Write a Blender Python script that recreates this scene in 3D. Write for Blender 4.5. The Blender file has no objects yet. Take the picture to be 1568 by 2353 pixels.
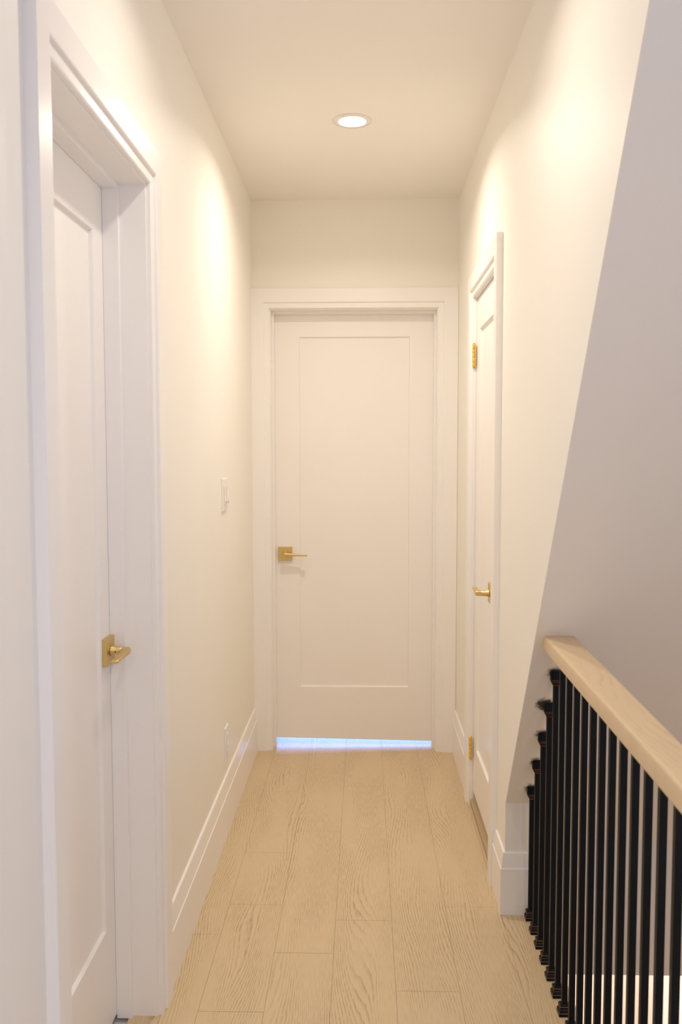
import bpy, bmesh, math, random
from mathutils import Vector, Matrix
random.seed(7)
C = bpy.context.scene.collection
scn = bpy.context.scene

# ------------------------------------------------------------------ sizes (metres; X across, Y along the hall, Z up)
XL, XR, YE, ZC = -0.512, 0.430, 4.09, 2.54      # wall faces, end wall, ceiling
YB = -2.4                                       # wall behind the photographer
XS = 1.45                                       # far side of the stairwell
XF = 0.530                                      # edge of the hall floor at the stairwell
YR = 2.627                                      # where the right wall returns to the stairwell
SOF0, SOFM = 0.345, 1.408                       # soffit height at YR and its slope
YK = 2.740                                      # soffit foot inside the stairwell
def soffit_z(y): return SOF0 + SOFM * (YR - y)
YTOP = YR - (ZC - SOF0) / SOFM                  # soffit meets the ceiling

# ------------------------------------------------------------------ node helpers
def new_mat(name):
    m = bpy.data.materials.new(name); m.use_nodes = True
    nt = m.node_tree
    return m, nt, nt.nodes['Principled BSDF']
def nd(nt, typ, **kw):
    n = nt.nodes.new(typ)
    for k, v in kw.items(): setattr(n, k, v)
    return n
def lk(nt, a, b): nt.links.new(a, b)
def math_n(nt, op, a, b=None, clamp=False):
    n = nd(nt, 'ShaderNodeMath', operation=op); n.use_clamp = clamp
    for i, v in enumerate([a, b]):
        if v is None: continue
        if isinstance(v, (int, float)): n.inputs[i].default_value = v
        else: lk(nt, v, n.inputs[i])
    return n.outputs[0]
def mix_c(nt, fac, a, b, mode='MIX'):
    n = nd(nt, 'ShaderNodeMix', data_type='RGBA', blend_type=mode)
    for s, v in ((n.inputs[0], fac), (n.inputs[6], a), (n.inputs[7], b)):
        if isinstance(v, (int, float)): s.default_value = v
        elif isinstance(v, tuple): s.default_value = (*v, 1)
        else: lk(nt, v, s)
    return n.outputs[2]
def ramp(nt, fac, stops):
    n = nd(nt, 'ShaderNodeValToRGB'); e = n.color_ramp.elements
    while len(e) < len(stops): e.new(0.5)
    for i, (p, c) in enumerate(stops):
        e[i].position = p; e[i].color = (c, c, c, 1) if isinstance(c, (int, float)) else (*c, 1)
    lk(nt, fac, n.inputs[0]); return n.outputs[0]

def paint(name, col, rough=0.5, bump=0.02, scale=260, spec=0.5, vary=0.02):
    m, nt, b = new_mat(name)
    tc = nd(nt, 'ShaderNodeTexCoord')
    n1 = nd(nt, 'ShaderNodeTexNoise'); n1.inputs['Scale'].default_value = scale; n1.inputs['Detail'].default_value = 3
    n2 = nd(nt, 'ShaderNodeTexNoise'); n2.inputs['Scale'].default_value = 2.5; n2.inputs['Detail'].default_value = 2
    lk(nt, tc.outputs['Object'], n1.inputs['Vector']); lk(nt, tc.outputs['Object'], n2.inputs['Vector'])
    c2 = tuple(max(0, c * (1 - vary * 2)) for c in col)
    lk(nt, mix_c(nt, n2.outputs[0], col, c2), b.inputs['Base Color'])
    b.inputs['Roughness'].default_value = rough
    b.inputs['Specular IOR Level'].default_value = spec
    bp = nd(nt, 'ShaderNodeBump'); bp.inputs['Strength'].default_value = bump; bp.inputs['Distance'].default_value = 0.002
    lk(nt, n1.outputs[0], bp.inputs['Height']); lk(nt, bp.outputs[0], b.inputs['Normal'])
    return m

M = {}
M['wall'] = paint('cream_wall_paint', (0.915, 0.89, 0.83), 0.5, 0.10, 220, 0.5)
M['ceiling'] = paint('ceiling_paint', (0.92, 0.885, 0.85), 0.7, 0.05, 200, 0.3)
M['trim'] = paint('white_trim_enamel', (0.925, 0.905, 0.885), 0.30, 0.03, 120, 0.5)
M['door'] = paint('white_door_enamel', (0.925, 0.90, 0.875), 0.36, 0.03, 120, 0.5)
M['plastic'] = paint('white_switch_plastic', (0.87, 0.84, 0.81), 0.25, 0.0, 100, 0.5)
M['stair_wall'] = paint('stairwell_wall_paint', (0.80, 0.77, 0.74), 0.6, 0.06, 200, 0.4)
M['lower_wall'] = paint('lower_hall_wall_paint', (0.84, 0.77, 0.70), 0.6, 0.03, 200, 0.4)
M['dark'] = paint('dark_gap_material', (0.03, 0.03, 0.03), 0.8, 0, 100, 0.2)
M['slot'] = paint('grey_slot_plastic', (0.35, 0.31, 0.27), 0.5, 0, 100, 0.3)

# soffit: grey-white paint with black caulk smudges round the baluster collars
def soffit_material(centres):
    m, nt, b = new_mat('soffit_paint_with_smudges')
    tc = nd(nt, 'ShaderNodeTexCoord')
    nz = nd(nt, 'ShaderNodeTexNoise'); nz.inputs['Scale'].default_value = 75; nz.inputs['Detail'].default_value = 8; nz.inputs['Roughness'].default_value = 0.75
    lk(nt, tc.outputs['Object'], nz.inputs['Vector'])
    nb = nd(nt, 'ShaderNodeTexNoise'); nb.inputs['Scale'].default_value = 3; lk(nt, tc.outputs['Object'], nb.inputs['Vector'])
    total = None
    for (cx, cy, cz, rad) in centres:
        d = nd(nt, 'ShaderNodeVectorMath', operation='DISTANCE'); lk(nt, tc.outputs['Object'], d.inputs[0]); d.inputs[1].default_value = (cx, cy, cz)
        s = math_n(nt, 'DIVIDE', d.outputs['Value'], rad)
        s = math_n(nt, 'SUBTRACT', 1.0, s, True)
        total = s if total is None else math_n(nt, 'MAXIMUM', total, s)
    edge = math_n(nt, 'MULTIPLY', total, 2.6)
    v = math_n(nt, 'ADD', edge, math_n(nt, 'MULTIPLY', math_n(nt, 'SUBTRACT', nz.outputs[0], 0.62), 3.2))
    inside = math_n(nt, 'GREATER_THAN', total, 0.001)
    mask = math_n(nt, 'MULTIPLY', math_n(nt, 'MULTIPLY', v, 0.9, True), inside, True)
    base = mix_c(nt, nb.outputs[0], (0.87, 0.83, 0.77), (0.85, 0.81, 0.75))
    lk(nt, mix_c(nt, mask, base, (0.035, 0.028, 0.022)), b.inputs['Base Color'])
    b.inputs['Roughness'].default_value = 0.55
    return m

def oak_material(name, light, dark, seam_seed=True, rough=0.42, contrast=1.0, across='X'):
    m, nt, b = new_mat(name)
    tc = nd(nt, 'ShaderNodeTexCoord')
    at = nd(nt, 'ShaderNodeAttribute', attribute_name='seed')
    sx = nd(nt, 'ShaderNodeSeparateXYZ'); lk(nt, tc.outputs['Object'], sx.inputs[0])
    s1 = nd(nt, 'ShaderNodeSeparateColor'); lk(nt, at.outputs['Color'], s1.inputs[0])
    seed, seed2, off = s1.outputs[0], s1.outputs[1], s1.outputs[2]
    # broad growth-ring height field; its contour lines give cathedral grain
    cx = nd(nt, 'ShaderNodeCombineXYZ')
    lk(nt, math_n(nt, 'MULTIPLY', sx.outputs[0], 7.0), cx.inputs[0])
    lk(nt, math_n(nt, 'MULTIPLY', sx.outputs[1], 1.25), cx.inputs[1])
    lk(nt, math_n(nt, 'MULTIPLY', seed, 97.0), cx.inputs[2])
    n1 = nd(nt, 'ShaderNodeTexNoise'); n1.inputs['Scale'].default_value = 1.0; n1.inputs['Detail'].default_value = 1.2; n1.inputs['Roughness'].default_value = 0.35
    lk(nt, cx.outputs[0], n1.inputs['Vector'])
    cw = nd(nt, 'ShaderNodeCombineXYZ')
    lk(nt, math_n(nt, 'MULTIPLY', sx.outputs[0], 40.0), cw.inputs[0])
    lk(nt, math_n(nt, 'MULTIPLY', sx.outputs[1], 16.0), cw.inputs[1])
    lk(nt, math_n(nt, 'MULTIPLY', seed, 31.0), cw.inputs[2])
    nw = nd(nt, 'ShaderNodeTexNoise'); nw.inputs['Scale'].default_value = 1.0; nw.inputs['Detail'].default_value = 2
    lk(nt, cw.outputs[0], nw.inputs['Vector'])
    h = math_n(nt, 'MULTIPLY', n1.outputs[0], math_n(nt, 'ADD', 9.0, math_n(nt, 'MULTIPLY', seed, 17.0)))
    xs = math_n(nt, 'ABSOLUTE', math_n(nt, 'SUBTRACT', sx.outputs[0], off)) if False else sx.outputs[0]
    h = math_n(nt, 'ADD', h, math_n(nt, 'MULTIPLY', xs, math_n(nt, 'ADD', 26.0, math_n(nt, 'MULTIPLY', seed2, 120.0))))
    h = math_n(nt, 'ADD', h, math_n(nt, 'MULTIPLY', nw.outputs[0], 0.7))
    ring = math_n(nt, 'FRACT', h)
    line = ramp(nt, ring, [(0.0, 0.0), (0.50, 0.06), (0.80, 0.55), (0.93, 1.0), (1.0, 0.0)])
    # fine open pores
    cp = nd(nt, 'ShaderNodeCombineXYZ')
    lk(nt, math_n(nt, 'MULTIPLY', sx.outputs[0], 520.0), cp.inputs[0])
    lk(nt, math_n(nt, 'MULTIPLY', sx.outputs[1], 22.0), cp.inputs[1])
    lk(nt, math_n(nt, 'MULTIPLY', seed, 53.0), cp.inputs[2])
    npo = nd(nt, 'ShaderNodeTexNoise'); npo.inputs['Scale'].default_value = 1.0; npo.inputs['Detail'].default_value = 3
    lk(nt, cp.outputs[0], npo.inputs['Vector'])
    pore = ramp(nt, npo.outputs[0], [(0.38, 0.0), (0.62, 1.0)])
    cm = nd(nt, 'ShaderNodeCombineXYZ')
    lk(nt, math_n(nt, 'MULTIPLY', sx.outputs[0], 11.0), cm.inputs[0]); lk(nt, math_n(nt, 'MULTIPLY', sx.outputs[1], 2.2), cm.inputs[1])
    lk(nt, math_n(nt, 'MULTIPLY', seed, 71.0), cm.inputs[2])
    nm = nd(nt, 'ShaderNodeTexNoise'); nm.inputs['Scale'].default_value = 1.0; nm.inputs['Detail'].default_value = 1
    lk(nt, cm.outputs[0], nm.inputs['Vector'])
    fade = ramp(nt, nm.outputs[0], [(0.36, 0.15), (0.60, 1.0)])
    fac = math_n(nt, 'MULTIPLY', math_n(nt, 'MULTIPLY', line, fade), math_n(nt, 'ADD', 0.15, math_n(nt, 'MULTIPLY', pore, 1.0)))
    fac = math_n(nt, 'ADD', fac, math_n(nt, 'MULTIPLY', pore, 0.10))
    fac = math_n(nt, 'MULTIPLY', fac, math_n(nt, 'MULTIPLY', math_n(nt, 'ADD', 0.35, math_n(nt, 'MULTIPLY', seed2, 1.1)), 0.98 * contrast), True)
    tone = mix_c(nt, off, light, (light[0] * 0.78, light[1] * 0.83, light[2] * 0.92))
    nt2 = nd(nt, 'ShaderNodeTexNoise'); nt2.inputs['Scale'].default_value = 1.0; nt2.inputs['Detail'].default_value = 2
    ct = nd(nt, 'ShaderNodeCombineXYZ')
    lk(nt, math_n(nt, 'MULTIPLY', sx.outputs[0], 14.0), ct.inputs[0]); lk(nt, math_n(nt, 'MULTIPLY', sx.outputs[1], 1.6), ct.inputs[1]); lk(nt, math_n(nt, 'MULTIPLY', seed, 19.0), ct.inputs[2])
    lk(nt, ct.outputs[0], nt2.inputs['Vector'])
    tone = mix_c(nt, math_n(nt, 'MULTIPLY', ramp(nt, nt2.outputs[0], [(0.45, 0.0), (0.7, 1.0)]), 0.5), tone, (light[0] * 0.80, light[1] * 0.84, light[2] * 0.90))
    lk(nt, mix_c(nt, fac, tone, dark), b.inputs['Base Color'])
    b.inputs['Roughness'].default_value = rough
    bp = nd(nt, 'ShaderNodeBump'); bp.inputs['Strength'].default_value = 0.12; bp.inputs['Distance'].default_value = 0.001
    bp.invert = True
    lk(nt, fac, bp.inputs['Height']); lk(nt, bp.outputs[0], b.inputs['Normal'])
    return m
M['floor'] = oak_material('pale_oak_planks', (0.87, 0.645, 0.37), (0.45, 0.32, 0.18))
M['seam'] = paint('plank_seam', (0.42, 0.31, 0.19), 0.7, 0, 100, 0.2)
M['rail'] = oak_material('blond_oak_handrail', (0.80, 0.60, 0.365), (0.52, 0.35, 0.18), rough=0.42, contrast=0.9)
M['thresh'] = oak_material('oak_threshold_wood', (0.50, 0.38, 0.24), (0.24, 0.17, 0.10), rough=0.5)

def metal(name, col, rough, spec=0.5, metallic=1.0, bump=0.0):
    m, nt, b = new_mat(name)
    tc = nd(nt, 'ShaderNodeTexCoord')
    mp = nd(nt, 'ShaderNodeMapping'); mp.inputs['Scale'].default_value = (60, 60, 900)
    lk(nt, tc.outputs['Object'], mp.inputs[0])
    n = nd(nt, 'ShaderNodeTexNoise'); n.inputs['Scale'].default_value = 1; lk(nt, mp.outputs[0], n.inputs['Vector'])
    lk(nt, mix_c(nt, n.outputs[0], col, tuple(c * 0.93 for c in col)), b.inputs['Base Color'])
    b.inputs['Metallic'].default_value = metallic
    lk(nt, math_n(nt, 'ADD', rough - 0.04, math_n(nt, 'MULTIPLY', n.outputs[0], 0.08)), b.inputs['Roughness'])
    b.inputs['Specular IOR Level'].default_value = spec
    return m
M['brass'] = metal('satin_brass', (0.74, 0.56, 0.25), 0.38)
M['hinge_brass'] = metal('polished_brass', (0.92, 0.68, 0.22), 0.22)
M['iron'] = metal('black_bronze_iron', (0.008, 0.008, 0.009), 0.42, 0.14, 0.0)
M['copper'] = metal('rubbed_copper_edge', (0.26, 0.105, 0.035), 0.45, 0.5, 0.3)

def emission(name, col, strength):
    m = bpy.data.materials.new(name); m.use_nodes = True; nt = m.node_tree
    nt.nodes.clear(); e = nd(nt, 'ShaderNodeEmission'); o = nd(nt, 'ShaderNodeOutputMaterial')
    e.inputs[0].default_value = (*col, 1); e.inputs[1].default_value = strength
    lk(nt, e.outputs[0], o.inputs[0]); return m
M['lens'] = emission('downlight_lens', (1.0, 0.93, 0.82), 9.0)
def glass():
    m = bpy.data.materials.new('window_glass'); m.use_nodes = True; nt = m.node_tree; nt.nodes.clear()
    o = nd(nt, 'ShaderNodeOutputMaterial'); mx = nd(nt, 'ShaderNodeMixShader'); mx.inputs[0].default_value = 0.06
    t = nd(nt, 'ShaderNodeBsdfTransparent'); g = nd(nt, 'ShaderNodeBsdfGlossy'); g.inputs['Roughness'].default_value = 0.05
    lk(nt, t.outputs[0], mx.inputs[1]); lk(nt, g.outputs[0], mx.inputs[2]); lk(nt, mx.outputs[0], o.inputs[0])
    return m
M['glass'] = glass()

# ------------------------------------------------------------------ mesh helpers
def bx(bm, x0, x1, y0, y1, z0, z1, bev=0.0, mat=0):
    vs = [bm.verts.new((x, y, z)) for x in (x0, x1) for y in (y0, y1) for z in (z0, z1)]
    fs = []
    for q in ((0, 1, 3, 2), (4, 6, 7, 5), (0, 4, 5, 1), (2, 3, 7, 6), (0, 2, 6, 4), (1, 5, 7, 3)):
        f = bm.faces.new([vs[i] for i in q]); f.material_index = mat; fs.append(f)
    if bev > 0:
        es = list({e for f in fs for e in f.edges})
        bmesh.ops.bevel(bm, geom=es, offset=bev, segments=2, affect='EDGES', profile=0.6)
def quad(bm, pts, mat=0):
    f = bm.faces.new([bm.verts.new(p) for p in pts]); f.material_index = mat; return f
def prism(bm, poly, axis, a, b, mat=0):
    """poly of 2-D points extruded along an axis from a to b"""
    def P(p, c):
        return {'X': (c, p[0], p[1]), 'Y': (p[0], c, p[1]), 'Z': (p[0], p[1], c)}[axis]
    A = [bm.verts.new(P(p, a)) for p in poly]; B = [bm.verts.new(P(p, b)) for p in poly]
    n = len(poly)
    bm.faces.new(A[::-1]).material_index = mat; bm.faces.new(B).material_index = mat
    for i in range(n):
        bm.faces.new((A[i], A[(i + 1) % n], B[(i + 1) % n], B[i])).material_index = mat
def lathe(bm, prof, cx, cy, seg=48, mat=0, cap0=True, cap1=True):
    rings = []
    for r, z in prof:
        rings.append([bm.verts.new((cx + r * math.cos(2 * math.pi * k / seg), cy + r * math.sin(2 * math.pi * k / seg), z)) for k in range(seg)])
    for a, b in zip(rings, rings[1:]):
        for k in range(seg):
            f = bm.faces.new((a[k], a[(k + 1) % seg], b[(k + 1) % seg], b[k])); f.smooth = True; f.material_index = mat
    if cap0: bm.faces.new(rings[0][::-1])
    if cap1: bm.faces.new(rings[-1])
def loft(bm, rings, mats=None, cap=True):
    """rings: lists of points, equal lengths, joined in order"""
    R = [[bm.verts.new(p) for p in r] for r in rings]; n = len(rings[0])
    for i, (a, b) in enumerate(zip(R, R[1:])):
        for k in range(n):
            f = bm.faces.new((a[k], a[(k + 1) % n], b[(k + 1) % n], b[k]))
            if mats: f.material_index = mats[i]
    if cap: bm.faces.new(R[0][::-1]); bm.faces.new(R[-1])
    return R
WORLD = {}
def mk(name, bm, mats, parent=None, origin=None, smooth=False):
    bmesh.ops.remove_doubles(bm, verts=bm.verts, dist=1e-6)
    bmesh.ops.recalc_face_normals(bm, faces=bm.faces)
    o_w = Vector(origin) if origin else (WORLD[parent.name] if parent else Vector((0, 0, 0)))
    bmesh.ops.translate(bm, verts=bm.verts, vec=-o_w)
    me = bpy.data.meshes.new(name); bm.to_mesh(me); bm.free()
    for m in (mats if isinstance(mats, (list, tuple)) else [mats]): me.materials.append(M[m] if isinstance(m, str) else m)
    if smooth:
        for p in me.polygons: p.use_smooth = True
    o = bpy.data.objects.new(name, me); C.objects.link(o)
    if parent:
        o.parent = parent; o.location = o_w - WORLD[parent.name]
    else:
        o.location = o_w
    WORLD[o.name] = o_w
    return o
def empty(name, loc):
    o = bpy.data.objects.new(name, None); C.objects.link(o); o.location = loc; o.empty_display_size = 0.05
    WORLD[o.name] = Vector(loc); return o
def tag(o, label, cat=None, group=None, kind=None):
    o['label'] = label
    if cat: o['category'] = cat
    if group: o['group'] = group
    if kind: o['kind'] = kind
    return o
def struct(name, bm, mats, label, parent=None, origin=None):
    o = mk(name, bm, mats, parent, origin)
    if parent is None: tag(o, label, kind='structure')
    return o
NB = bmesh.new

# ------------------------------------------------------------------ floor: planks laid along the hall
cols = [
    (-0.583, -0.416, [2.483, 3.29, 4.02]),
    (-0.416, -0.250, [2.128, 2.657, 3.015, 3.57, 4.01]),
    (-0.250, -0.083, [2.393, 3.194]),
    (-0.083, 0.085, [2.571, 3.638]),
    (0.085, 0.252, [2.224, 3.290, 4.07]),
    (0.252, 0.418, [2.657, 3.73]),
    (0.418, XF, [0.55, 4.6]),
]
bm = NB()
seed_l = bm.faces.layers.float_color.new('seed') if hasattr(bm.faces.layers, 'float_color') else None
def plank(x0, x1, y0, y1):
    g = 0.0004
    f = quad(bm, [(x0 + g, y0 + g, 0), (x1 - g, y0 + g, 0), (x1 - g, y1 - g, 0), (x0 + g, y1 - g, 0)])
    bx(bm, x0, x1, y0, y1, -0.012, -0.0012, 0, 1)
seeds = []
def lay(x0, x1, joints, y_lo, y_hi, extra=True):
    ys = sorted([y for y in joints if y_lo < y < y_hi])
    while extra and ys and ys[0] - y_lo > 1.3: ys.insert(0, ys[0] - random.uniform(0.6, 1.2))
    while extra and ys and y_hi - ys[-1] > 1.3: ys.append(ys[-1] + random.uniform(0.6, 1.2))
    ys = [y_lo] + [y for y in ys if y_lo < y < y_hi] + [y_hi]
    for a, b in zip(ys, ys[1:]): plank(x0, x1, a, b)
YFAR = 8.0
for i, (x0, x1, j) in enumerate(cols):
    if i == 6:
        lay(x0, x1, j, YB, YR, False)
        lay(0.418, 0.585, [3.1], YR, YFAR)
    else:
        lay(x0 if i else -0.583, x1, j, YB, YFAR)
x = -0.583
while x > -1.6:                              # far room, beyond the hall on both sides
    lay(x - 0.167, x, [5.0 + random.random()], YE + 0.06, YFAR); x -= 0.167
x = 0.585
while x < 2.4:
    lay(x, x + 0.167, [5.0 + random.random()], YE + 0.06, YFAR); x += 0.167
x = XF
while x < XS - 0.01:                         # landing behind the photographer
    lay(x, min(x + 0.167, XS), [-1.0 + random.random()], YB, 0.30); x += 0.167
bx(bm, XL - 0.9, XF, YB, YFAR, -0.255, -0.0122, 0, 2)
bx(bm, XF, XS, YB, 0.30, -0.255, -0.0122, 0, 2)
bx(bm, XF, 2.45, YE + 0.06, YFAR, -0.255, -0.0122, 0, 2)
bx(bm, -1.75, XL - 0.9, YE + 0.06, YFAR, -0.255, -0.0122, 0, 2)
me = bpy.data.meshes.new('floor')
bm.to_mesh(me); bm.free()
for k in ('floor', 'seam', 'stair_wall'): me.materials.append(M[k])
ca = me.color_attributes.new('seed', 'FLOAT_COLOR', 'CORNER')
fixed = {(-0.250, 2.393): 0.82, (0.085, 2.224): 0.2}
for p in me.polygons:
    r = random.Random(round(p.center.x * 1000) * 7919 + round(p.center.y * 1000))
    s = (r.random(), r.random(), r.random(), 1)
    for li in p.loop_indices: ca.data[li].color = s
fl = bpy.data.objects.new('floor', me); C.objects.link(fl)
tag(fl, 'pale oak plank floor running down the hall', kind='structure')

# ------------------------------------------------------------------ walls and ceiling
def wall_x(name, x0, x1, y0, y1, z1, hole, mat, label):
    """wall slab whose faces look along X, with one door opening (ya, yb, h)"""
    bm = NB()
    if hole:
        a, b, h = hole
        bx(bm, x0, x1, y0, a, 0, z1); bx(bm, x0, x1, b, y1, 0, z1); bx(bm, x0, x1, a, b, h, z1)
    else: bx(bm, x0, x1, y0, y1, 0, z1)
    return struct(name, bm, mat, label)
LD = (1.450, 2.112, 2.032)      # left door: jamb faces and head (jamb boards fill 7 mm)
ED = (-0.432, 0.340, 2.055)
RD = (2.878, 3.460, 1.993)
wall_x('wall_left', XL - 0.140, XL, YB, YE, ZC, (LD[0] - 0.02, LD[1] + 0.02, LD[2] + 0.02), 'wall', 'cream wall on the left of the hall')
bm = NB()
bx(bm, XL - 0.14, ED[0] - 0.02, YE, YE + 0.125, 0, ZC); bx(bm, ED[1] + 0.02, XR + 0.14, YE, YE + 0.125, 0, ZC)
bx(bm, ED[0] - 0.02, ED[1] + 0.02, YE, YE + 0.125, ED[2] + 0.02, ZC)
struct('wall_end', bm, 'wall', 'cream wall at the end of the hall, over the door')
bm = NB()
a, b, h = RD[0] - 0.02, RD[1] + 0.02, RD[2] + 0.02
XR2 = XR + 0.11
prism(bm, [(a, 0), (a, ZC), (YTOP, ZC), (YR, SOF0), (YR, 0)], 'X', XR, XR2)
bx(bm, XR, XR2, b, YE, 0, ZC); bx(bm, XR, XR2, a, b, h, ZC)
struct('wall_right', bm, 'wall', 'cream wall on the right, cut off by the sloped stair soffit')
bm = NB()
bx(bm, XL - 0.14, XR2, YTOP, YE + 0.125, ZC, ZC + 0.1); bx(bm, XL - 0.14, XS + 0.1, YB - 0.1, YTOP, ZC, ZC + 0.1)
struct('ceiling', bm, 'ceiling', 'plain ceiling over the hall')

# sloped soffit under the upper flight
NBAL, BX_, BP, B0 = 28, 0.5025, 0.0752, 2.592
short = 5
cent = []
for i in range(short):
    y = B0 - BP * i; cent.append((BX_ - (0.014 if i == 3 else 0.004), y - 0.010, soffit_z(y - 0.010), 0.036 if i == 3 else 0.029))
M['soffit'] = soffit_material(cent)
bm = NB()
e = 0.0015
prism(bm, [(YTOP, ZC - 2 * e), (YR, SOF0 - 2 * e), (YK, soffit_z(YK) - 2 * e), (YK + 0.1, soffit_z(YK) - 2 * e), (YK + 0.1, ZC + 0.05), (YTOP, ZC + 0.05)], 'X', XF, XS)
prism(bm, [(YTOP, ZC - 2 * e), (YR, SOF0 - 2 * e), (YR, SOF0 + 0.01), (YTOP + 0.007, ZC)], 'X', XR + 0.001, XF)
struct('ceiling_soffit', bm, 'soffit', 'pale grey sloped soffit of the upper stair flight, smudged round the baluster tops')

# stairwell walls, lower hall
ZL = -2.70
bm = NB(); bx(bm, XF, XS, YK, YK + 0.10, -0.262, soffit_z(YK) + 0.05)
struct('wall_stairwell_end', bm, 'stair_wall', 'grey white wall under the soffit seen between the balusters')
WB = (-1.15, 0.35, 0.30, 1.95)
bm = NB(); bx(bm, XS, XS + 0.1, YB, WB[0], ZL, ZC); bx(bm, XS, XS + 0.1, WB[1], YK + 0.1, ZL, ZC)
bx(bm, XS, XS + 0.1, WB[0], WB[1], ZL, WB[2]); bx(bm, XS, XS + 0.1, WB[0], WB[1], WB[3], ZC)
bx(bm, XS, XS + 0.1, YK + 0.1, 4.6, ZL, -0.262)
struct('wall_stairwell_right', bm, 'stair_wall', 'pale wall on the far side of the stairwell')
bm = NB(); bx(bm, XF - 0.12, XF - 0.001, -0.2, 4.6, ZL, -0.256); bx(bm, XF, XS, -0.3, -0.2, ZL, -0.256)
struct('wall_stairwell_left', bm, 'stair_wall', 'wall under the edge of the hall floor')
bm = NB(); bx(bm, XF - 0.001, XF + 0.010, 0.30, YR, -0.262, -0.004); bx(bm, XF - 0.001, XF + 0.010, YR, YK, -0.262, 0.36)
struct('trim_floor_edge', bm, 'stair_wall', 'painted edge board of the hall floor above the stairs')
bm = NB(); bx(bm, XF - 0.12, XS + 0.1, 4.5, 4.6, ZL, -0.262)
struct('wall_lower_hall', bm, 'lower_wall', 'brightly lit wall of the storey below')
bm = NB(); bx(bm, XF - 0.12, XS + 0.1, YK + 0.1, 4.6, -0.262, -0.20)
struct('ceiling_lower_hall', bm, 'ceiling', 'ceiling of the storey below')
bm = NB(); bx(bm, XF - 0.12, XS + 0.1, -0.3, 4.6, ZL - 0.1, ZL)
struct('floor_lower_hall', bm, 'seam', 'floor of the storey below')
bm = NB()
for k in range(12):
    z = -0.19 * (k + 1); y = 0.30 + 0.20 * k
    bx(bm, XF + 0.013, XS, y, y + 0.20 if k < 11 else y + 0.2, z - 0.17, z - 0.03)
    bx(bm, XF + 0.013, XS, y - 0.0, y + 0.225, z - 0.03, z, 0.004, 1)
struct('floor_stairs', bm, ['stair_wall', 'floor'], 'stair flight going down beside the hall')

# closets behind the side doors, room behind the end door, wall behind the photographer
def shell(name, x0, x1, y0, y1, z0, z1, t, open_side, mat, label, hole=None, back_hole=None):
    bm = NB()
    if open_side != '-X': bx(bm, x0 - t, x0, y0 - t, y1 + t, z0, z1)
    if open_side != '+X' and not hole: bx(bm, x1, x1 + t, y0 - t, y1 + t, z0, z1)
    if hole:
        ya, yb, za, zb = hole
        bx(bm, x1, x1 + t, y0 - t, ya, z0, z1); bx(bm, x1, x1 + t, yb, y1 + t, z0, z1)
        bx(bm, x1, x1 + t, ya, yb, z0, za); bx(bm, x1, x1 + t, ya, yb, zb, z1)
    if open_side != '-Y': bx(bm, x0, x1, y0 - t, y0, z0, z1)
    if back_hole:
        xa, xb, za, zb = back_hole
        bx(bm, x0, xa, y1, y1 + t, z0, z1); bx(bm, xb, x1, y1, y1 + t, z0, z1)
        bx(bm, xa, xb, y1, y1 + t, z0, za); bx(bm, xa, xb, y1, y1 + t, zb, z1)
    elif open_side != '+Y': bx(bm, x0, x1, y1, y1 + t, z0, z1)
    bx(bm, x0 - t, x1 + t, y0 - t, y1 + t, z1, z1 + t)
    return struct(name, bm, mat, label)
shell('wall_left_room', XL - 0.9, XL - 0.141, LD[0] - 0.1, LD[1] + 0.1, 0, 2.3, 0.05, '+X', 'stair_wall', 'closet behind the left door')
shell('wall_closet', XR2 + 0.001, XR2 + 0.6, RD[0] - 0.02, RD[1] + 0.1, 0, 2.3, 0.01, '-X', 'stair_wall', 'closet behind the right door')
shell('wall_far_room', -1.7, 2.35, YE + 0.126, YFAR - 0.1, 0, ZC, 0.1, '-Y', 'stair_wall', 'room behind the end door', back_hole=(-1.0, 1.1, 0.60, 1.7))
bm = NB(); bx(bm, -1.7, XL - 0.141, YE + 0.02, YE + 0.125, 0, ZC); bx(bm, XR2 + 0.031, 2.35, YE + 0.02, YE + 0.125, 0, ZC)
struct('wall_far_room_front', bm, 'stair_wall', 'front wall of the room behind the end door')
bm = NB()
bx(bm, XL - 0.14, XS + 0.1, YB - 0.1, YB, 0, ZC)
struct('wall_back', bm, 'wall', 'wall behind the photographer')
def window_frame(name, axis, c, a0, a1, z0, z1, label):
    bm = NB(); t = 0.05
    for (p0, p1, q0, q1) in ((a0, a1, z0, z0 + t), (a0, a1, z1 - t, z1), (a0, a0 + t, z0 + t, z1 - t), (a1 - t, a1, z0 + t, z1 - t)):
        if axis == 'Y': bx(bm, p0, p1, c - 0.03, c + 0.03, q0, q1, 0.003)
        else: bx(bm, c - 0.03, c + 0.03, p0, p1, q0, q1, 0.003)
    w = struct(name, bm, 'trim', label)
    bm = NB()
    if axis == 'Y': bx(bm, a0 + t, a1 - t, c - 0.003, c + 0.003, z0 + t, z1 - t)
    else: bx(bm, c - 0.003, c + 0.003, a0 + t, a1 - t, z0 + t, z1 - t)
    mk('window_glass', bm, 'glass', w)
window_frame('window_1', 'X', XS + 0.05, *WB, 'window over the stair landing, beside the photographer')
window_frame('window_2', 'Y', YFAR - 0.05, -1.0, 1.1, 0.60, 1.7, 'window of the room behind the end door')

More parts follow.
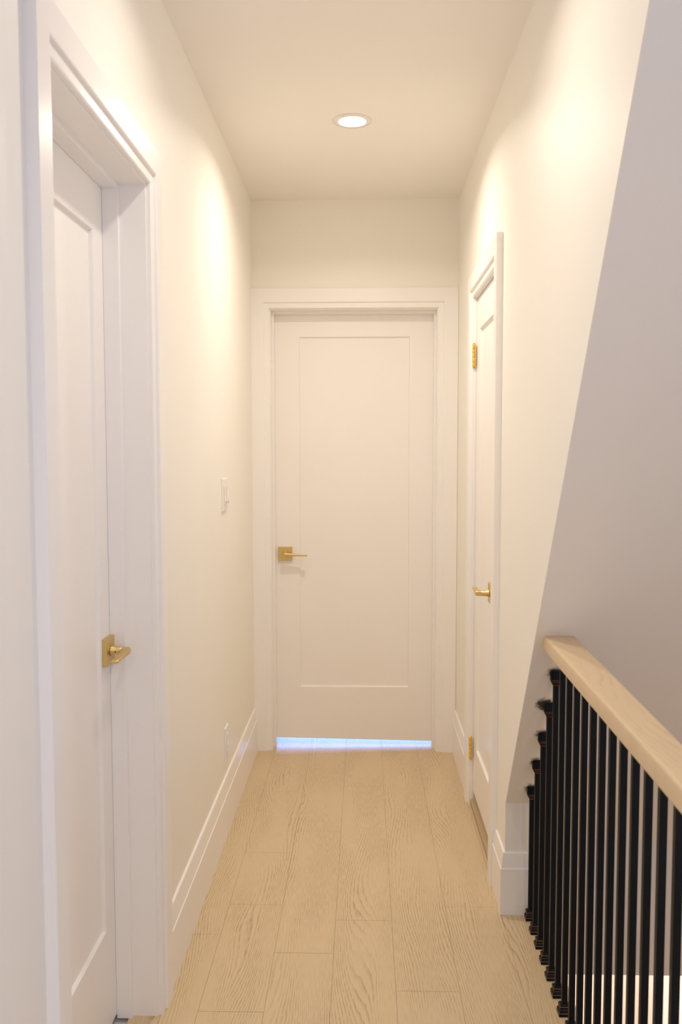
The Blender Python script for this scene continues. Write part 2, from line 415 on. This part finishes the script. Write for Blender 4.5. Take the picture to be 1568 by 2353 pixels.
# ------------------------------------------------------------------ door casings, jambs, stops
CAS = [(0, 0), (0, 0.010), (0.003, 0.012), (0.024, 0.0125), (0.0255, 0.0185), (0.028, 0.020), (-1, 0.020), (-2, 0.018), (-2, 0)]
def u_frame(bm, fn, u0, u1, h, prof):
    """mitred upside-down U; prof = (offset outwards, depth) pairs, fn maps (u, n, w) to the place"""
    ringsv = []
    for t, n in prof:
        ringsv.append([bm.verts.new(fn(*q)) for q in ((u0 - t, n, 0), (u0 - t, n, h + t), (u1 + t, n, h + t), (u1 + t, n, 0))])
    for a, b in zip(ringsv, ringsv[1:] + ringsv[:1]):
        for k in range(3): bm.faces.new((a[k], a[k + 1], b[k + 1], b[k]))
    bm.faces.new([r[0] for r in ringsv]); bm.faces.new([r[3] for r in ringsv][::-1])
def door_surround(idx, fn, u0, u1, h, W, depth, s0, s1, label, stop=True):
    prof = [((W - 0.002) if t == -1 else (W if t == -2 else t), n) for t, n in CAS]
    bm = NB(); u_frame(bm, fn, u0, u1, h, prof)
    c = struct('trim_%d' % idx, bm, 'trim', label)
    bm = NB(); r = -0.005
    u_frame(bm, fn, u0, u1, h, [(r, 0.0), (r, -depth), (0.019, -depth), (0.019, 0.0)])
    mk('jamb', bm, 'trim', c)
    if stop:
        bm = NB(); u_frame(bm, fn, u0, u1, h, [(r - 0.010, s0), (r - 0.011, s0 - 0.001), (r - 0.011, s1), (r, s1), (r, s0)])
        mk('door_stop', bm, 'trim', c)
    return c
fL = lambda u, n, w: (XL + n, u, w)
fE = lambda u, n, w: (u, YE - n, w)
fR = lambda u, n, w: (XR - n, u, w)
door_surround(1, fL, LD[0], LD[1], LD[2], 0.086, 0.139, -0.062, -0.0995, 'white stepped casing round the left door')
door_surround(2, fE, ED[0], ED[1], ED[2], 0.0895, 0.124, -0.045, -0.0835, 'white stepped casing round the end door')
door_surround(3, fR, RD[0], RD[1], RD[2], 0.086, 0.109, -0.045, -0.075, 'white stepped casing round the narrow right door')

# ------------------------------------------------------------------ door leaves (recessed flat panel)
def leaf(name, fn, u0, u1, w0, w1, n_face, thick, rec, label, taper=0):
    bm = NB(); ru0, ru1, rw0, rw1 = rec; d, s = 0.009, 0.0035; b = 0.0015
    def ring(x0, x1, z0, z1, n): return [bm.verts.new(fn(*q)) for q in ((x0, n, z0), (x1, n, z0), (x1, n, z1), (x0, n, z1))]
    rs = [ring(u0, u1, w0, w1, n_face - thick), ring(u0, u1, w0, w1, n_face - b), ring(u0 + b, u1 - b, w0 + b, w1 - b, n_face),
          ring(ru0, ru1, rw0, rw1, n_face), ring(ru0 + 0.001, ru1 - 0.001, rw0 + 0.001, rw1 - 0.001, n_face - 0.001),
          ring(ru0 + s, ru1 - s, rw0 + s, rw1 - s, n_face - d)]
    for p, q in zip(rs, rs[1:]):
        for k in range(4): bm.faces.new((p[k], p[(k + 1) % 4], q[(k + 1) % 4], q[k]))
    bm.faces.new(rs[0][::-1]); bm.faces.new(rs[-1])
    if taper:
        for v in bm.verts:
            if v.co.z < w0 + 0.004: v.co.z += taper * (0.5 - (v.co.x - u0) / (u1 - u0))
    o = struct(name, bm, 'door', label, origin=fn(u0, n_face, w0))
    return o
d1 = leaf('door_1', fL, LD[0] + 0.008, LD[1] - 0.0075, 0.012, 2.024, -0.100, 0.035, (LD[0] + 0.095, 2.022, 0.262, 1.905), 'white panel door on the left with a brass lever')
d2 = leaf('door_2', fE, ED[0] + 0.008, ED[1] - 0.008, 0.026, 2.047, -0.084, 0.035, (-0.303, 0.215, 0.281, 1.938), 'white panel door at the end of the hall', taper=0.013)
d3 = leaf('door_3', fR, RD[0] + 0.008, RD[1] - 0.008, 0.058, 1.985, -0.006, 0.035, (3.015, 3.372, 0.245, 1.865), 'narrow white panel door in the right wall')

def door_handle(parent, fn, uc, wc, n0, s, droop=0.0, hole=True):
    """fn(u, n, w); s = direction of the lever along u"""
    G = lambda u, n, w: fn(uc + s * u, n0 + n, wc + w)
    def block(bm, a, b, c0, c1, n_, m_, bev):
        t = NB(); bx(t, a, b, n_, m_, c0, c1, bev)
        vm = {v: bm.verts.new(G(*v.co)) for v in t.verts}
        for f in t.faces:
            try: bm.faces.new([vm[v] for v in f.verts])
            except ValueError: pass
        t.free()
    bm = NB(); block(bm, -0.033, 0.033, -0.033, 0.033, 0.0, 0.011, 0.0012)
    rose = mk('door_handle', bm, 'brass', parent)
    rose['label'] = 'satin brass lever handle on a square rose'
    # neck: round, flared at the rose, and flat paddle lever
    bm = NB(); seg = 28
    prof = [(0.0125, 0.0112), (0.0125, 0.013), (0.0115, 0.017), (0.0100, 0.023), (0.0092, 0.030), (0.0088, 0.048)]
    rings = [[G(r * math.cos(2 * math.pi * k / seg), n, r * math.sin(2 * math.pi * k / seg)) for k in range(seg)] for r, n in prof]
    R = loft(bm, rings)
    for f in bm.faces: f.smooth = len(f.verts) == 4
    mk('neck', bm, 'brass', rose)
    bm = NB(); rings = []
    L = 0.105
    for k in range(17):
        t = k / 16; u = -0.009 + t * (L + 0.009)
        hw = 0.0088 - 0.0046 * min(1, max(0, (u - 0.006) / 0.05))      # half height of the section
        if k == 0: hw *= 0.55
        if k == 16: hw *= 0.7
        n_in = 0.040 - (0.0 if u > 0.02 else 0.004); n_out = 0.0575 - 0.0015 * t
        z = -droop * max(0, t)
        sec = []
        m_ = (n_in + n_out) / 2; a_ = (n_out - n_in) / 2
        if k in (0, 16): a_ *= 0.94
        for q in range(20):
            an = 2 * math.pi * q / 20
            cx_, cz_ = math.cos(an), math.sin(an)
            sx_ = math.copysign(abs(cx_) ** 0.35, cx_); sz_ = math.copysign(abs(cz_) ** 0.5, cz_)
            sec.append(G(u, m_ + a_ * sx_, z + hw * sz_))
        rings.append(sec)
    loft(bm, rings)
    for f in bm.faces: f.smooth = len(f.verts) == 4
    mk('lever', bm, 'brass', rose)
    if hole:
        bm = NB()
        pts = lambda r, u: [G(u, 0.024 + r * math.cos(2 * math.pi * k / 14), -0.001 + r * math.sin(2 * math.pi * k / 14)) for k in range(14)]
        loft(bm, [pts(0.0017, 0.0085), pts(0.0017, 0.01055)])
        s_ = mk('set_screw', bm, 'dark', rose); s_['label'] = 'small black set screw'
    return rose
door_handle(d1, fL, 2.066, 0.932, -0.100, -1, 0.004)
door_handle(d2, fE, -0.371, 0.922, -0.084, 1, 0.004, hole=False)
door_handle(d3, fR, 2.985, 0.925, -0.006, 1, -0.003, hole=False)

def hinge(parent, y, zc_):
    H_ = 0.089; xk = XR - 0.0060; yk = y
    bm = NB(); n = 5
    for k in range(n):
        z0 = zc_ - H_ / 2 + H_ / n * k; g = 0.0006
        lathe(bm, [(0.0058, z0 + g), (0.0062, z0 + 0.0016), (0.0062, z0 + H_ / n - 0.0016), (0.0058, z0 + H_ / n - g)], xk, yk, 20)
    h = mk('hinge', bm, 'hinge_brass', parent); h['label'] = 'brass butt hinge'
    bm = NB(); bx(bm, XR - 0.0035, XR - 0.0012, yk - 0.014, yk - 0.004, zc_ - H_ / 2, zc_ + H_ / 2)
    bx(bm, XR - 0.0035, XR - 0.0012, yk + 0.001, yk + 0.007, zc_ - H_ / 2, zc_ + H_ / 2)
    mk('hinge_leaf', bm, 'hinge_brass', h)
    bm = NB(); lathe(bm, [(0.003, zc_ - H_ / 2 - 0.003), (0.003, zc_ + H_ / 2 + 0.003)], xk, yk, 14)
    mk('hinge_pin', bm, 'hinge_brass', h)
hinge(d3, RD[1] - 0.005, 1.772); hinge(d3, RD[1] - 0.005, 0.232)

# wooden threshold under the narrow door
bm = NB()
prism(bm, [(XR - 0.004, 0.0), (XR - 0.004, 0.020), (XR - 0.001, 0.024), (XR + 0.005, 0.024), (XR + 0.007, 0.028), (XR + 0.009, 0.046), (XR + 0.013, 0.050), (XR + 0.10, 0.050), (XR + 0.10, 0.0)],
      'Y', RD[0] + 0.006, RD[1] - 0.006)
t = mk('door_threshold', bm, 'thresh', origin=(XR, RD[0], 0))
tag(t, 'brown wooden threshold strip under the narrow door in the right wall', 'threshold')

# ------------------------------------------------------------------ baseboards
def baseboard(name, path, side, top, step, label):
    prof = [(0, 0), (0.0150, 0), (0.0150, step - 0.0015), (0.0125, step + 0.0015), (0.0065, top - 0.0025), (0.0045, top), (0, top)]
    P = [Vector(p) for p in path]; bm = NB(); rings = []
    for i, p in enumerate(P):
        ds = []
        if i > 0: ds.append((P[i] - P[i - 1]).normalized())
        if i < len(P) - 1: ds.append((P[i + 1] - P[i]).normalized())
        ns = [Vector((-d.y, d.x)) * side for d in ds]
        m = ns[0] if len(ns) == 1 else (ns[0] + ns[1]) / (1 + ns[0].dot(ns[1]))
        rings.append([(p.x + m.x * t, p.y + m.y * t, z) for t, z in prof])
    loft(bm, rings)
    return struct(name, bm, 'trim', label)
baseboard('baseboard_left', [(XL, LD[1] + 0.0865), (XL, YE - 0.0005)], -1, 0.207, 0.153, 'white stepped baseboard along the left wall')
baseboard('baseboard_left_near', [(XL, YB), (XL, LD[0] - 0.0865)], -1, 0.207, 0.153, 'white baseboard on the left beside the photographer')
baseboard('baseboard_right_far', [(XR, RD[1] + 0.0865), (XR, YE - 0.0005)], 1, 0.200, 0.150, 'short white baseboard between the narrow door and the end wall')
baseboard('baseboard_right', [(XF - 0.002, YR), (XR, YR), (XR, RD[0] - 0.0865)], 1, 0.191, 0.144, 'white baseboard wrapping the corner by the balusters')

# ------------------------------------------------------------------ switch and socket on the left wall
def plate(name, y0, y1, z0, z1):
    bm = NB(); n = 0.006; x = XL
    a = [(x, y0, z0), (x, y1, z0), (x, y1, z1), (x, y0, z1)]
    r = lambda dx, i: [(x + dx, y0 + i, z0 + i), (x + dx, y1 - i, z0 + i), (x + dx, y1 - i, z1 - i), (x + dx, y0 + i, z1 - i)]
    loft(bm, [r(0, 0), r(0.0035, 0), r(0.0055, 0.002), r(0.006, 0.005)])
    return mk(name, bm, 'plastic', origin=(x, (y0 + y1) / 2, z0))
sw = plate('light_switch', 3.172, 3.288, 1.188, 1.306)
tag(sw, 'white double light switch plate high on the left wall', 'light switch')
for yc in (3.207, 3.253):
    bm = NB(); y0, y1 = yc - 0.0165, yc + 0.0165; x = XL + 0.0055
    prism(bm, [(x, 1.214), (x + 0.0075, 1.214), (x + 0.0075, 1.222), (x + 0.003, 1.247), (x + 0.0035, 1.281), (x, 1.281)], 'Y', y0, y1) if False else \
    prism(bm, [(x, 1.2135), (x + 0.0070, 1.2140), (x + 0.0030, 1.2475), (x + 0.0042, 1.2805), (x, 1.2810)], 'Y', y0, y1)
    k = mk('rocker', bm, 'plastic', sw)
    bm = NB(); bx(bm, XL + 0.0118, XL + 0.0132, yc - 0.004, yc + 0.004, 1.2175, 1.2225)
    q = mk('indicator', bm, 'slot', k)
so = plate('power_outlet', 3.178, 3.252, 0.268, 0.388)
tag(so, 'white power outlet low on the left wall, above the baseboard', 'socket')
bm = NB(); bx(bm, XL + 0.005, XL + 0.0085, 3.198, 3.232, 0.294, 0.362, 0.0012)
rc = mk('receptacle', bm, 'plastic', so)
for zc_ in (0.312, 0.344):
    for dy in (-0.0065, 0.0065):
        bm = NB(); bx(bm, XL + 0.0080, XL + 0.0088, 3.215 + dy - 0.001, 3.215 + dy + 0.001, zc_ - 0.004, zc_ + 0.004)
        mk('slot', bm, 'slot', rc)

# ------------------------------------------------------------------ balusters
hw = 0.0068
def sq(r, z, cx=0, cy=0): return [(cx - r, cy - r, z), (cx + r, cy - r, z), (cx + r, cy + r, z), (cx - r, cy + r, z)]
def shoe_bm():
    bm = NB()
    rings, mats = [], []
    def add(r, z, m):
        rings.append(sq(r, z)); mats.append(m)
    seq = [(0.0155, 0.0, 0), (0.0155, 0.0078, 1), (0.0150, 0.0090, 0), (0.0110, 0.0160, 0), (0.0124, 0.0165, 1), (0.0126, 0.0176, 0), (0.0126, 0.0230, 1), (0.0121, 0.0242, 0), (0.0075, 0.0285, 0)]
    for r, z, m in seq: add(r, z, m)
    loft(bm, rings, mats)
    return bm
shafts = {}
def baluster(i, src=None):
    y = B0 - BP * i
    is_short = i < short
    if is_short: top = soffit_z(y) - 0.008
    else: top = 0.915 - 0.007 * (2.2 - y)
    loc = Vector((BX_, y, 0.0))
    if src is None or is_short:
        root = empty('baluster', loc)
        bm = NB(); t = NB(); bx(bm, -hw, hw, -hw, hw, 0.004, top, 0.0009)
        bmesh.ops.translate(bm, verts=bm.verts, vec=loc)
        t.free(); mk('shaft', bm, 'iron', root)
        bm = shoe_bm(); bmesh.ops.translate(bm, verts=bm.verts, vec=loc); mk('base_shoe', bm, ['iron', 'copper'], root)
        if is_short:
            r = 0.0155; bm = NB(); zs = top - 0.012
            S = lambda dy: soffit_z(y + dy) - 0.001
            def ring(rr, z): return [(BX_ - rr, y - rr, z), (BX_ + rr, y - rr, z), (BX_ + rr, y + rr, z), (BX_ - rr, y + rr, z)]
            zb = S(-r) - 0.029
            rings = [ring(0.0074, zb - 0.0160), ring(0.0082, zb - 0.0145), ring(0.0088, zb - 0.0135), ring(0.0138, zb - 0.0045), ring(0.0142, zb - 0.0035), ring(0.0142, zb - 0.0020), ring(0.0125, zb - 0.0015), ring(0.0150, zb - 0.0004), ring(0.0156, zb + 0.0010)]
            mats = [0, 1, 0, 1, 0, 0, 0, 1, 0]
            topring = ring(0.0155, S(-r) + 0.001)
            loft(bm, rings + [topring], mats)
            mk('collar', bm, ['iron', 'copper'], root)
        return root
    root = src.copy(); C.objects.link(root); root.location = loc
    for ch in src.children:
        c = ch.copy(); C.objects.link(c); c.parent = root
    return root
ordw = ['first', 'second', 'third', 'fourth', 'fifth', 'sixth', 'seventh', 'eighth', 'ninth', 'tenth', 'eleventh', 'twelfth']
sl = ['shortest black metal baluster, farthest from the camera, next to the wrapped baseboard corner',
      'second shortest black metal baluster, its collar just above the shortest one on the soffit',
      'third shortest black metal baluster, middle of the five with collars on the soffit',
      'fourth shortest black baluster, its collar by the widest smudge on the soffit',
      'tallest of the five black balusters ending in a collar, just under the handrail end']
full = None
for i in range(NBAL):
    if i < short:
        o = baluster(i); tag(o, sl[i], 'baluster', 'short black balusters ending on the soffit')
    else:
        if full is None: full = o = baluster(i)
        else: o = baluster(i, full)
        k = i - short
        if k < 12: tag(o, '%s full-height black metal baluster under the oak handrail, counted from its soffit end' % ordw[k], 'baluster', 'full-height black balusters under the handrail')
        else: tag(o, 'black metal baluster under the near handrail, past the edge of the photo', 'baluster', 'balusters past the edge of the photo')

# ------------------------------------------------------------------ handrail
bm = NB()
def rail_sec(y, shear=False):
    """rounded rectangle; the far end is cut to the slope of the soffit"""
    k = (2.2 - y)
    xl, xr, zt, zb = 0.4505 - 0.0075 * k, 0.528 - 0.0215 * k, 0.944 - 0.008 * k, 0.905 - 0.010 * k
    c = 0.0065; pts = []
    for (cx, cz, a0) in ((xr - c, zt - c, 0), (xl + c, zt - c, 90), (xl + c, zb + c, 180), (xr - c, zb + c, 270)):
        for q in range(5):
            a = math.radians(a0 + 22.5 * q); pts.append((cx + c * math.cos(a), cz + c * math.sin(a)))
    out = []
    for x_, z_ in pts:
        yy = y if not shear else YR - (z_ - SOF0) / SOFM - 0.002
        out.append((x_, yy, z_))
    return out
rings = [rail_sec(2.21, True)] + [rail_sec(y) for y in (2.15, 1.8, 1.4, 1.0, 0.7, 0.46)]
R = loft(bm, rings)
for f in bm.faces: f.smooth = False
hr = mk('handrail', bm, 'rail', origin=(0.485, 1.3, 0.90))
tag(hr, 'blond oak handrail with rounded edges ending against the sloped soffit', 'handrail')
ca = hr.data.color_attributes.new('seed', 'FLOAT_COLOR', 'CORNER')
for d in ca.data: d.color = (0.35, 0.3, 0.5, 1)
for p in hr.data.polygons:
    if len(p.vertices) == 4: p.use_smooth = True
ws = hr.modifiers.new('edge', 'EDGE_SPLIT'); ws.split_angle = math.radians(40)

# ------------------------------------------------------------------ lights
WARM = (1.0, 0.895, 0.775)
def downlight(x, y, z, label, energy, col=WARM, name='ceiling_downlight', group='round recessed downlights of the hall'):
    o = empty(name, (x, y, z))
    bm = NB(); s = 56
    lathe(bm, [(0.0665, z), (0.0665, z - 0.0025), (0.0655, z - 0.0040), (0.0500, z - 0.0050), (0.0475, z - 0.0040), (0.0455, z - 0.0010), (0.0455, z)], x, y, s, 0, False, False)
    mk('trim_ring', bm, 'plastic', o)
    bm = NB(); lathe(bm, [(0.0455, z - 0.0004), (0.0455, z - 0.0008)], x, y, s)
    l = mk('lens', bm, 'lens', o); l['label'] = 'glowing white lens'
    L = bpy.data.lights.new('downlight_lamp', 'AREA'); L.shape = 'DISK'; L.size = 0.088; L.energy = energy; L.color = col; L.spread = math.radians(152)
    lo = bpy.data.objects.new('downlight_lamp', L); C.objects.link(lo); lo.parent = o; lo.location = (0, 0, -0.0025)
    if label: tag(o, label, 'ceiling light', group)
    return o
E0 = 6.2
downlight(-0.040, 3.132, ZC, 'round glowing downlight in the hall ceiling before the end door', 7.2)
downlight(-0.040, 1.85, ZC, 'round downlight in the ceiling nearer the camera, past the top edge', 4.0)
downlight(-0.040, -0.4, ZC, 'round downlight in the ceiling behind the camera', 7.5)
downlight(1.00, -0.6, ZC, 'added fill downlight over the landing behind the camera, to brighten the soffit', 7.0)  # added fill lamp, no known fixture here; lifts the dark soffit
downlight(1.00, 3.7, -0.262, 'round downlight in the ceiling of the storey below', 17.0, (1.0, 0.86, 0.77), group='downlights of the lower storey')

def area(name, loc, rot, sx, sy, energy, col):
    L = bpy.data.lights.new(name, 'AREA'); L.shape = 'RECTANGLE'; L.size = sx; L.size_y = sy; L.energy = energy; L.color = col
    o = bpy.data.objects.new(name, L); C.objects.link(o); o.location = loc; o.rotation_euler = rot
    return o
area('window_daylight', (XS + 0.25, -0.4, 1.12), (0, math.radians(90), 0), 1.65, 1.5, 27, (0.42, 0.60, 1.0))
area('window_daylight_far', (0.05, YFAR + 0.06, 1.15), (math.radians(-90), 0, 0), 2.1, 1.1, 170, (0.24, 0.42, 1.0))

w = bpy.data.worlds.new('sky'); scn.world = w; w.use_nodes = True
bg = w.node_tree.nodes['Background']; bg.inputs[0].default_value = (0.45, 0.62, 1.0, 1); bg.inputs[1].default_value = 0.6

# ------------------------------------------------------------------ camera
yaw, pit, rol, F = -0.0256, 0.0678, -0.0011, 2036.0
f = Vector((math.sin(yaw) * math.cos(pit), math.cos(yaw) * math.cos(pit), -math.sin(pit)))
rt = Vector((math.cos(yaw), -math.sin(yaw), 0)); up = rt.cross(f)
rt2 = rt * math.cos(rol) + up * math.sin(rol); up2 = -rt * math.sin(rol) + up * math.cos(rol)
cam = bpy.data.cameras.new('camera'); co = bpy.data.objects.new('camera', cam); C.objects.link(co)
mw = Matrix((rt2, up2, -f)).transposed().to_4x4(); mw.translation = Vector((0, 0, 1.403))
co.matrix_world = mw
cam.sensor_fit = 'VERTICAL'; cam.sensor_height = 36; cam.sensor_width = 24; cam.lens = F / 2353 * 36
cam.clip_start = 0.02
cam.dof.use_dof = True; cam.dof.focus_distance = 2.9; cam.dof.aperture_fstop = 6.0
scn.camera = co

scn.cycles.max_bounces = 16; scn.cycles.diffuse_bounces = 10; scn.cycles.glossy_bounces = 6
scn.cycles.sample_clamp_indirect = 6
scn.view_settings.view_transform = 'Standard'; scn.view_settings.look = 'None'
scn.view_settings.gamma = 1; scn.view_settings.use_curve_mapping = False
scn.view_settings.exposure = 0.09
